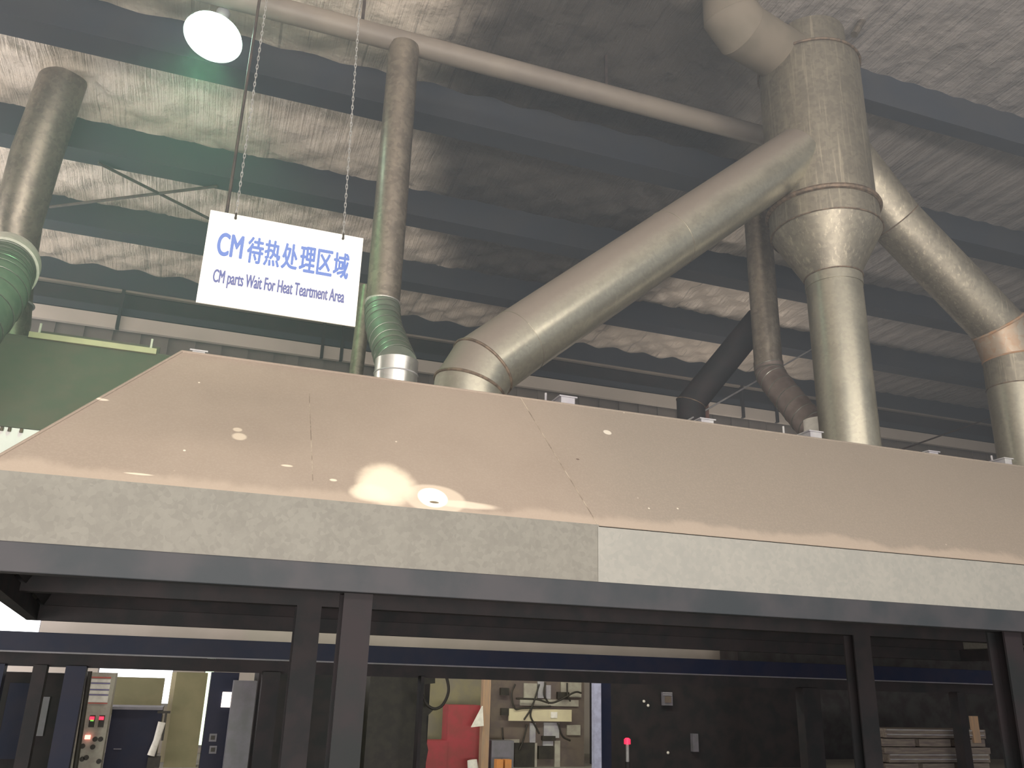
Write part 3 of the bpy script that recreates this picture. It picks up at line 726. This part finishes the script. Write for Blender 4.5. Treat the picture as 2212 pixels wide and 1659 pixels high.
for ch, px in zip('待热处理区域', (551.6, 588.4, 626.2, 664.3, 701.3, 736.5)):
    xc = P(px, 542 + (px - 551.6) * .19, YS).x; hw = .0455
    obj('lettering', letter(ch, xc - hw, xc + hw, zc0 + .003, zc1, INK, off=.0038), INK, t)
ex0, ex1 = P(461, 595, YS).x, P(743, 645, YS).x
eb, et = P(468, 611, YS).z, P(468, 582, YS).z
obj('lettering', letter('CM parts Wait For Heat Teartment Area', ex0, ex1, eb - (et - eb) * .27, et, INK2, off=.0022), INK2, t)
def chain(name, a, b_, parent):
    a, b_ = Vector(a), Vector(b_); d = (b_ - a); L = d.length; d.normalize(); u, v = ortho(d); n = int(L / .034); bm = bmesh.new()
    for i in range(n):
        c = a + d * (.034 * i + .017); s = (u, v)[i % 2]
        loop = [c + d * (.024 * math.cos(q)) + s * (.0062 * math.sin(q)) for q in [2 * math.pi * k / 8 for k in range(8)]]
        sweep(bm, loop, .0023, n=4, closed=True)
    return obj(name, fix(bm), CHAIN, parent, smooth=True)
for (p0, p1) in (((509, 470), (576, 0)), ((741, 514), (778, 0))):
    a = P(*p0, YS - .004); top = P(*p1, YS); k = (ZC - a.z) / (top.z - a.z)
    chain('hanging_chain', a + Vector((0, .005, .02)), Vector((a.x + (top.x - a.x) * k, YS, ZC)), t)
    b = bmesh.new(); sweep(b, [a + Vector((0, -.008, .025)), a + Vector((0, -.012, 0)), a + Vector((0, -.008, -.012))], .006, 8); sweep(b, [a + Vector((0, -.01, -.005)), a + Vector((0, .004, -.005))], .008, 8); obj('hook', fix(b), RUBBER, t)

# ------------------------------------------------------------------ frame of the furnace line behind the hood
YR = 12.7
t = thing('furnace_frame', 'long dark blue grey steel frame under the rear of the hood', 'frame', (P(0, 1405, YR).x, YR, 0))
z1, z0 = P(0, 1362, YR).z, P(0, 1405, YR).z
bx('top_rail', -6, 14.5, YR, YR + .2, z0, z1, NAVY, t, .006)
bx('rail_flange', -6, 14.5, YR - .03, YR + .02, z0 - .012, z0 + .006, LILAC, t)
z2 = P(600, 1455, YR + .2).z
bx('lower_rail', -6, 14.5, YR + .2, YR + .3, z2, z0 - .01, DARK, t)
for pa, pb, mt in ((-30, 0, NAVY), (62, 92, DARK), (133, 178, NAVY), (562, 600, DARK), (905, 912, DARK), (1728, 1765, DARK), (2060, 2075, DARK)):
    xa, xb = P(pa, 1500, YR + .1).x, P(pb, 1500, YR + .1).x
    bx('upright', xa, xb, YR + .02, YR + .22, 0, z2 + .02, mt, t)

# far-left machine cabinets (dark)
t = thing('dark_cabinet', 'dark machine cabinet at the lower left corner', 'cabinet', P(60, 1600, 14)); 
pxb('body', -40, 1452, 130, 1659, 14, .8, DARK, t, floor=True); pxb('door', 5, 1475, 60, 1640, 13.96, .04, NAVY, t); pxb('handle', 86, 1505, 100, 1590, 13.93, .04, LILAC, t)

# window board and things seen through the left opening
t = thing('notice_board', 'olive board standing in front of the bright window', 'board', P(296, 1525, YB - .4))
pxb('panel', 240, 1463, 351, 1545, YB - .4, .04, OLIVE, t)
pxb('leg', 246, 1545, 252, 1659, YB - .4, .04, OLIVE, t, floor=True); pxb('leg', 338, 1545, 344, 1659, YB - .4, .04, OLIVE, t, floor=True)
pxb('ledge', 214, 1524, 352, 1529, YB - .6, .2, PALEP, t)
t = thing('control_panel', 'upright beige control panel with red lit switches in the lower left opening', 'control panel', (P(195, 1600, 15.5).x, 15.5, 0))
b = bmesh.new(); 
pxb('body', 150, 1452, 234, 1659, 15.5, .4, PANEL, t, floor=True)
for k, (y0, y1, mt) in enumerate(((1462, 1465, PAPER_R), (1467, 1474, PAPER), (1475, 1477, PAPER_B), (1478, 1488, PAPER), (1489, 1491, PAPER_B), (1492, 1499, PAPER), (1500, 1502, PAPER_B), (1503, 1517, PAPER), (1518, 1520, PAPER_R))):
    pxb('printed_strip', 198 - k, y0, 240 - k, y1, 15.49, .01, mt, t)
for px, py, mt in ((198.5, 1551, REDL), (219, 1551, REDL)):
    pxb('switch_plate', px - 6, py - 6, px + 6, py + 20, 15.47, .03, RUBBER, t)
    pxb('indicator_light', px - 5, py - 3, px + 5, py + 4, 15.45, .03, mt, t)
pxb('indicator_light', 195, 1555, 202, 1558, 15.44, .03, GREENL, t)
pxb('indicator_light', 183, 1588, 195, 1597, 15.45, .04, REDHOT, t)
for px, py in ((205, 1597), (217, 1597), (178, 1612), (200, 1614), (186, 1637), (213, 1645), (177, 1640)):
    p = P(px, py, 15.45); b = bmesh.new(); sweep(b, [p, p + Vector((0, .05, 0))], .035, 16); obj('knob', fix(b), RUBBER, t, smooth=True)
t = thing('dark_pole', 'thin black leaning pole in front of the beige control panel', 'pole', (P(165, 1655, 14.6).x, 14.6, 0))
b = bmesh.new(); a = P(194, 1450, 14.6); c = P(163, 1655, 14.6); sweep(b, [a, c, c + (c - a) * .3], .035, 12); obj('shaft', fix(b), RUBBER, t, smooth=True)
t = thing('tool_cabinet', 'dark navy cabinet with a flat grey lid below the olive board', 'cabinet', (P(285, 1600, 16.5).x, 16.5, 0))
pxb('body', 232, 1533, 342, 1659, 16.5, .7, NAVY, t, floor=True); pxb('lid', 214, 1527, 352, 1533, 16.4, .9, LILAC, t); pxb('drawer_line', 245, 1617, 262, 1619, 16.48, .03, LILAC, t)
t = thing('vice', 'small dark vice with pale handle right of the navy cabinet', 'tool', P(335, 1640, 16.2))
pxb('jaw', 340, 1536, 368, 1541, 16.3, .1, RUBBER, t); pxb('screw', 352, 1541, 357, 1600, 16.3, .05, RUBBER, t); pxb('body', 318, 1636, 345, 1659, 16.2, .3, RUBBER, t)
b = bmesh.new(); sweep(b, [P(350, 1560, 16.25), P(338, 1600, 16.25), P(326, 1632, 16.25)], [.06, .05, .06], 12); obj('handle', fix(b), PAPER, t, smooth=True)
tag(pxb('cream_column', 357, 1452, 378, 1659, 18.5, .2, CREAM, floor=True), 'narrow cream column right of the bright window', 'column')
tag(pxb('olive_column', 367, 1452, 436, 1659, 17.5, .5, OLIVE, floor=True), 'wide olive brown column left of the daylight slit', 'column')
t = thing('electric_cabinet', 'dark blue cabinet with a lit display right of the daylight slit', 'cabinet', (P(475, 1600, 15).x, 15, 0))
pxb('body', 444, 1452, 505, 1659, 15, .5, NAVY, t, floor=True)
pxb('lit_display', 479, 1495, 502, 1528, 14.97, .03, LITSQ, t, bev=.004)
for y in (1585, 1611):
    pxb('meter_frame', 452, y, 468, y + 17, 14.97, .03, LILAC, t); pxb('meter_face', 455.5, y + 4, 464.5, y + 13, 14.955, .02, RUBBER, t)
tag(pxb('steel_column', 494, 1470, 545, 1659, 14.2, .3, LILAC, floor=True), 'lilac grey steel column right of the lit display', 'column')
tag(pxb('dark_machine', 548, 1456, 925, 1659, 14.6, 1.0, DARK, floor=True), 'black machine block behind the two dark posts', 'machine')
t = thing('dark_column', 'dark column with a wavy edge left of the red cabinet', 'column', (P(860, 1600, 13.6).x, 13.6, 0))
b = bmesh.new(); pr = [P(790, 1455, 13.6), P(940, 1457, 13.6), P(940, 1476, 13.6), P(917, 1478, 13.6), P(918, 1520, 13.6), P(936, 1534, 13.6), P(922, 1548, 13.6), P(921, 1600, 13.6), P(925, 1620, 13.6), P(918, 1659, 13.6)]
xb = P(790, 1600, 13.6).x; pr = pr + [Vector((pr[-1].x, 13.6, 0)), Vector((xb, 13.6, 0))]; pr[0].x = xb
prism(b, pr, [q + Vector((0, .4, 0)) for q in pr]); obj('body', fix(b), RUBBER, t)
b = bmesh.new(); sweep(b, curve([P(962, 1452, 12.95), P(969, 1490, 12.95), P(958, 1520, 12.95), P(940, 1531, 12.95), P(922, 1522, 12.95), P(912, 1500, 12.95)], 10), .022, 10)
tag(obj('cable', fix(b), RUBBER, smooth=True), 'black cable hanging in a loop before the yellow grey wall', 'cable')
# wall piece, red cabinet, wood post
tag(pxb('partition_wall', 900, 1452, 1062, 1659, 18.2, .15, M('yellow_grey_plaster', (0.25, 0.225, 0.14), (0.21, 0.19, 0.15), 2.5, .85), floor=True), 'yellow grey partition wall behind the red cabinet', 'wall panel')
t = thing('red_cabinet', 'stepped red cabinet against the yellow grey wall', 'cabinet', (P(980, 1640, 16.8).x, 16.8, 0))
pxb('tall_door', 966, 1523, 1036, 1659, 16.8, .4, REDP, t, floor=True); pxb('low_door', 905, 1600, 966, 1659, 16.78, .4, REDP, t, floor=True)
b = bmesh.new(); q = [P(1043, 1525, 16.34), P(1045, 1568, 16.34), P(1019, 1571, 16.34)]; prism(b, q, [k + Vector((0, .06, 0)) for k in q]); tag(obj('rag', fix(b), PAPER), 'pale triangular rag hanging at the wooden post', 'rag')
b = bmesh.new(); sweep(b, [P(1020, 1642, 16.3), P(1022, 1665, 16.3), P(1022, 1700, 16.3)], [.09, .1, .1], 16); tag(obj('bottle', fix(b), PAPER, smooth=True), 'pale bottle in front of the red cabinet', 'bottle')
tag(pxb('wooden_post', 1042, 1456, 1058, 1659, 16.4, .15, WOOD, floor=True), 'pale wooden post right of the red cabinet', 'post')
# wiring board
t = thing('wiring_board', 'brown electrical wiring board with pale panels and loose cables', 'wiring board', (P(1170, 1659, 17.4).x, 17.4, 0))
pxb('back_board', 1059, 1455, 1262, 1659, 17.4, .1, BROWN, t, floor=True)
for (x0, y0, x1, y1, mt) in ((1132, 1476, 1160, 1511, PANEL), (1162, 1472, 1175, 1508, PALEP), (1180, 1480, 1190, 1510, PALEP), (1212, 1474, 1256, 1506, PANEL), (1124, 1511, 1250, 1525, PANEL), (1175, 1561, 1208, 1594, PALEP), (1145, 1562, 1157, 1604, PALEP), (1086, 1597, 1122, 1605, PANEL), (1150, 1605, 1160, 1659, PANEL), (1173, 1601, 1195, 1611, PALEP), (1198, 1600, 1210, 1659, PANEL), (1225, 1566, 1254, 1588, PANEL)):
    pxb('pale_panel', x0, y0, x1, y1, 17.36, .04, mt, t)
pxb('terminal_bar', 1100, 1532, 1235, 1558, 17.28, .06, CREAM, t); pxb('terminal_label', 1190, 1538, 1204, 1551, 17.26, .02, PAPER, t)
for (x0, y0, x1, y1) in ((1082, 1486, 1100, 1502), (1083, 1530, 1099, 1545), (1112, 1605, 1155, 1659), (1164, 1612, 1196, 1640), (1205, 1495, 1230, 1510), (1172, 1590, 1200, 1600)):
    pxb('dark_box', x0, y0, x1, y1, 17.3, .08, RUBBER, t)
random.seed(3)
for pts in ([(1113, 1478), (1105, 1500), (1112, 1530), (1130, 1530), (1190, 1526)], [(1115, 1509), (1160, 1511), (1195, 1518), (1240, 1496), (1256, 1497)], [(1165, 1478), (1150, 1525), (1132, 1555)],
            [(1178, 1474), (1175, 1500), (1186, 1520)], [(1225, 1475), (1226, 1500), (1232, 1515)], [(1150, 1525), (1146, 1545), (1153, 1562), (1165, 1585)], [(1085, 1572), (1088, 1600), (1100, 1605)], [(1205, 1562), (1215, 1590), (1232, 1600)], [(1139, 1565), (1130, 1600), (1122, 1620)]):
    b = bmesh.new(); sweep(b, curve([P(x, y, 17.25) for x, y in pts], 8), .018, 8); obj('cable', fix(b), RUBBER, t, smooth=True)
for px in (1080, 1098):
    tag(pxb('orange_block', px - 7, 1641, px + 7, 1664, 15.8, .15, ORANGE), 'small orange block at the bottom edge, %s of the two' % ('left' if px == 1080 else 'right'), 'block', 'orange blocks')
tag(pxb('lilac_box', 1062, 1600, 1110, 1642, 16.4, .3, LILAC, floor=True), 'dull lilac box above the two orange blocks', 'box')
tag(pxb('pale_blue_post', 1284, 1476, 1299, 1659, 15.2, .12, BLUEW, floor=True), 'slim pale blue post right of the wiring board', 'post')
tag(pxb('blue_column', 1299, 1458, 1320, 1659, 15.3, .3, NAVY, floor=True), 'dark blue column touching the pale blue post', 'column')
# dark right part
tag(pxb('dark_machine', 1318, 1462, 1725, 1659, 17.0, 1.0, DARK, floor=True), 'large black machine with small fittings right of the pale blue post', 'machine')
t = thing('signal_lamp', 'small red signal lamp on a pale stem in the dark', 'lamp', P(1355, 1620, 15.5))
b = bmesh.new(); p = P(1355, 1601, 15.5); sweep(b, [p + Vector((0, 0, -.05)), p + Vector((0, 0, .03)), p + Vector((0, 0, .055))], [.06, .06, .03], 20); obj('lens', fix(b), REDL, t, smooth=True)
b = bmesh.new(); sweep(b, [p + Vector((0, 0, -.35)), p + Vector((0, 0, -.05))], .03, 12); obj('stem', fix(b), PALEP, t, smooth=True)
b = bmesh.new(); sweep(b, [Vector((p.x, p.y, 0)), p + Vector((0, 0, -.35))], .045, 12); obj('pole', fix(b), DARK, t, smooth=True)
p = P(1440, 1507, 16.0); t = thing('tag_plate', 'small pale label plate with a brown patch on the black machine', 'label', P(1440, 1520, 16.9))
pxb('plate', 1431, 1495, 1453, 1524, 16.9, .05, LILAC, t); pxb('patch', 1437, 1504, 1450, 1518, 16.88, .03, BROWN, t); pxb('stripe', 1432, 1496, 1452, 1498, 16.88, .03, PALEP, t); pxb('stripe', 1433, 1500, 1452, 1502, 16.88, .03, PALEP, t)
for px, py in ((1391, 1515), (1400, 1524), (1443, 1626)):
    p = P(px, py, 16.99); b = bmesh.new(); bmesh.ops.create_uvsphere(b, u_segments=12, v_segments=8, radius=.03, matrix=Matrix.Translation(p)); tag(obj('bolt', fix(b), PAPER, smooth=True), {1391: 'upper left bright bolt head on the black machine', 1400: 'bright bolt head just below the upper left one', 1443: 'lone bright bolt head low on the black machine'}[px], 'bolt', 'bolt heads')
tag(pxb('pipe_stub', 1497, 1585, 1509, 1624, 16.9, .16, LILAC), 'short grey pipe stub on the black machine', 'pipe')
tag(pxb('dark_machine', 1600, 1392, 2230, 1659, 19.0, .8, M('sooty_panel', (0.05, 0.05, 0.05), (0.035, 0.03, 0.033), 3, .7), floor=True), 'tall sooty dark panel behind the stacked pallets', 'machine')
# crates / pallets at lower right
def crate(y0, y1, x0, x1, lab, Y=13.4):
    t = thing('pallet', lab, 'pallet', (P((x0 + x1) / 2, y1, Y).x, Y, P((x0 + x1) / 2, y1, Y).z), 'stacked pallets')
    za, zb = P((x0 + x1) / 2, y0, Y).z, P((x0 + x1) / 2, y1, Y).z
    xa, xb = P(x0, (y0 + y1) / 2, Y).x, P(x1, (y0 + y1) / 2, Y).x
    h = (za - zb) / 3.2
    for k in range(3):
        f = xa + (xb - xa) * (k + .02) / 3; g = xa + (xb - xa) * (k + .90) / 3
        bx('block', f, g, Y, Y + .5, zb + h * .9, zb + h * 1.9, CRATE, t, .006)
    bx('deck_board', xa + .1, xb - .05, Y - .01, Y + .5, zb + h * 2.0, za, CRATE, t, .008)
    for k in range(4):
        z = zb + h * 2.0 + (za - zb - h * 2) * (k + .5) / 4
        bx('sack_fold', xa + .12, xb - .1, Y - .025, Y - .01, z - .008, z + .008, PALEP if k % 2 else CRATE, t, .003)
    bx('base_board', xa + .05, xb + .02, Y, Y + .5, zb, zb + h * .8, CRATE, t, .006)
crate(1575, 1628, 1905, 2135, 'upper pallet of the pale stack at the lower right')
crate(1628, 1680, 1912, 2145, 'second pallet from the top of the pale stack at the lower right')
b = bmesh.new(); a0 = P(1912, 1680, 13.4); bx0 = a0.x; bx1 = P(2150, 1680, 13.4).x
tag(bx('crate_base', bx0, bx1, 13.4, 14.3, 0, a0.z - .02, CRATE, None, .01), 'dark crate under the pale pallet stack', 'crate')
tag(pxb('wooden_stake', 2101, 1547, 2116, 1605, 13.36, .05, WOOD), 'upright wooden stake at the right end of the top pallet', 'stake')
tag(pxb('small_post', 1862, 1575, 1874, 1597, 13.5, .1, LILAC, floor=True), 'small grey post left of the upper pallet', 'post')

# a power duct inside the furnace line: lower frame rail on the right bay

# ------------------------------------------------------------------ haze volume added under the roof to imitate lens glare
hm = bpy.data.materials.new('glare_veil'); hm.use_nodes = True; nt = hm.node_tree; nt.nodes.clear()
vs = nt.nodes.new('ShaderNodeVolumeScatter'); vs.inputs['Color'].default_value = (0.78, 0.88, 1.0, 1); vs.inputs['Density'].default_value = 0.015; vs.inputs['Anisotropy'].default_value = 0.2
out = nt.nodes.new('ShaderNodeOutputMaterial'); nt.links.new(vs.outputs[0], out.inputs['Volume'])
b = bmesh.new(); box(b, -8.9, 29.9, -2.9, YB - .1, 3.0, ZC - .1)
o = obj('glare_haze', fix(b), hm); o['kind'] = 'stuff'; tag(o, 'thin bluish haze volume added under the roof for lens glare', 'haze')
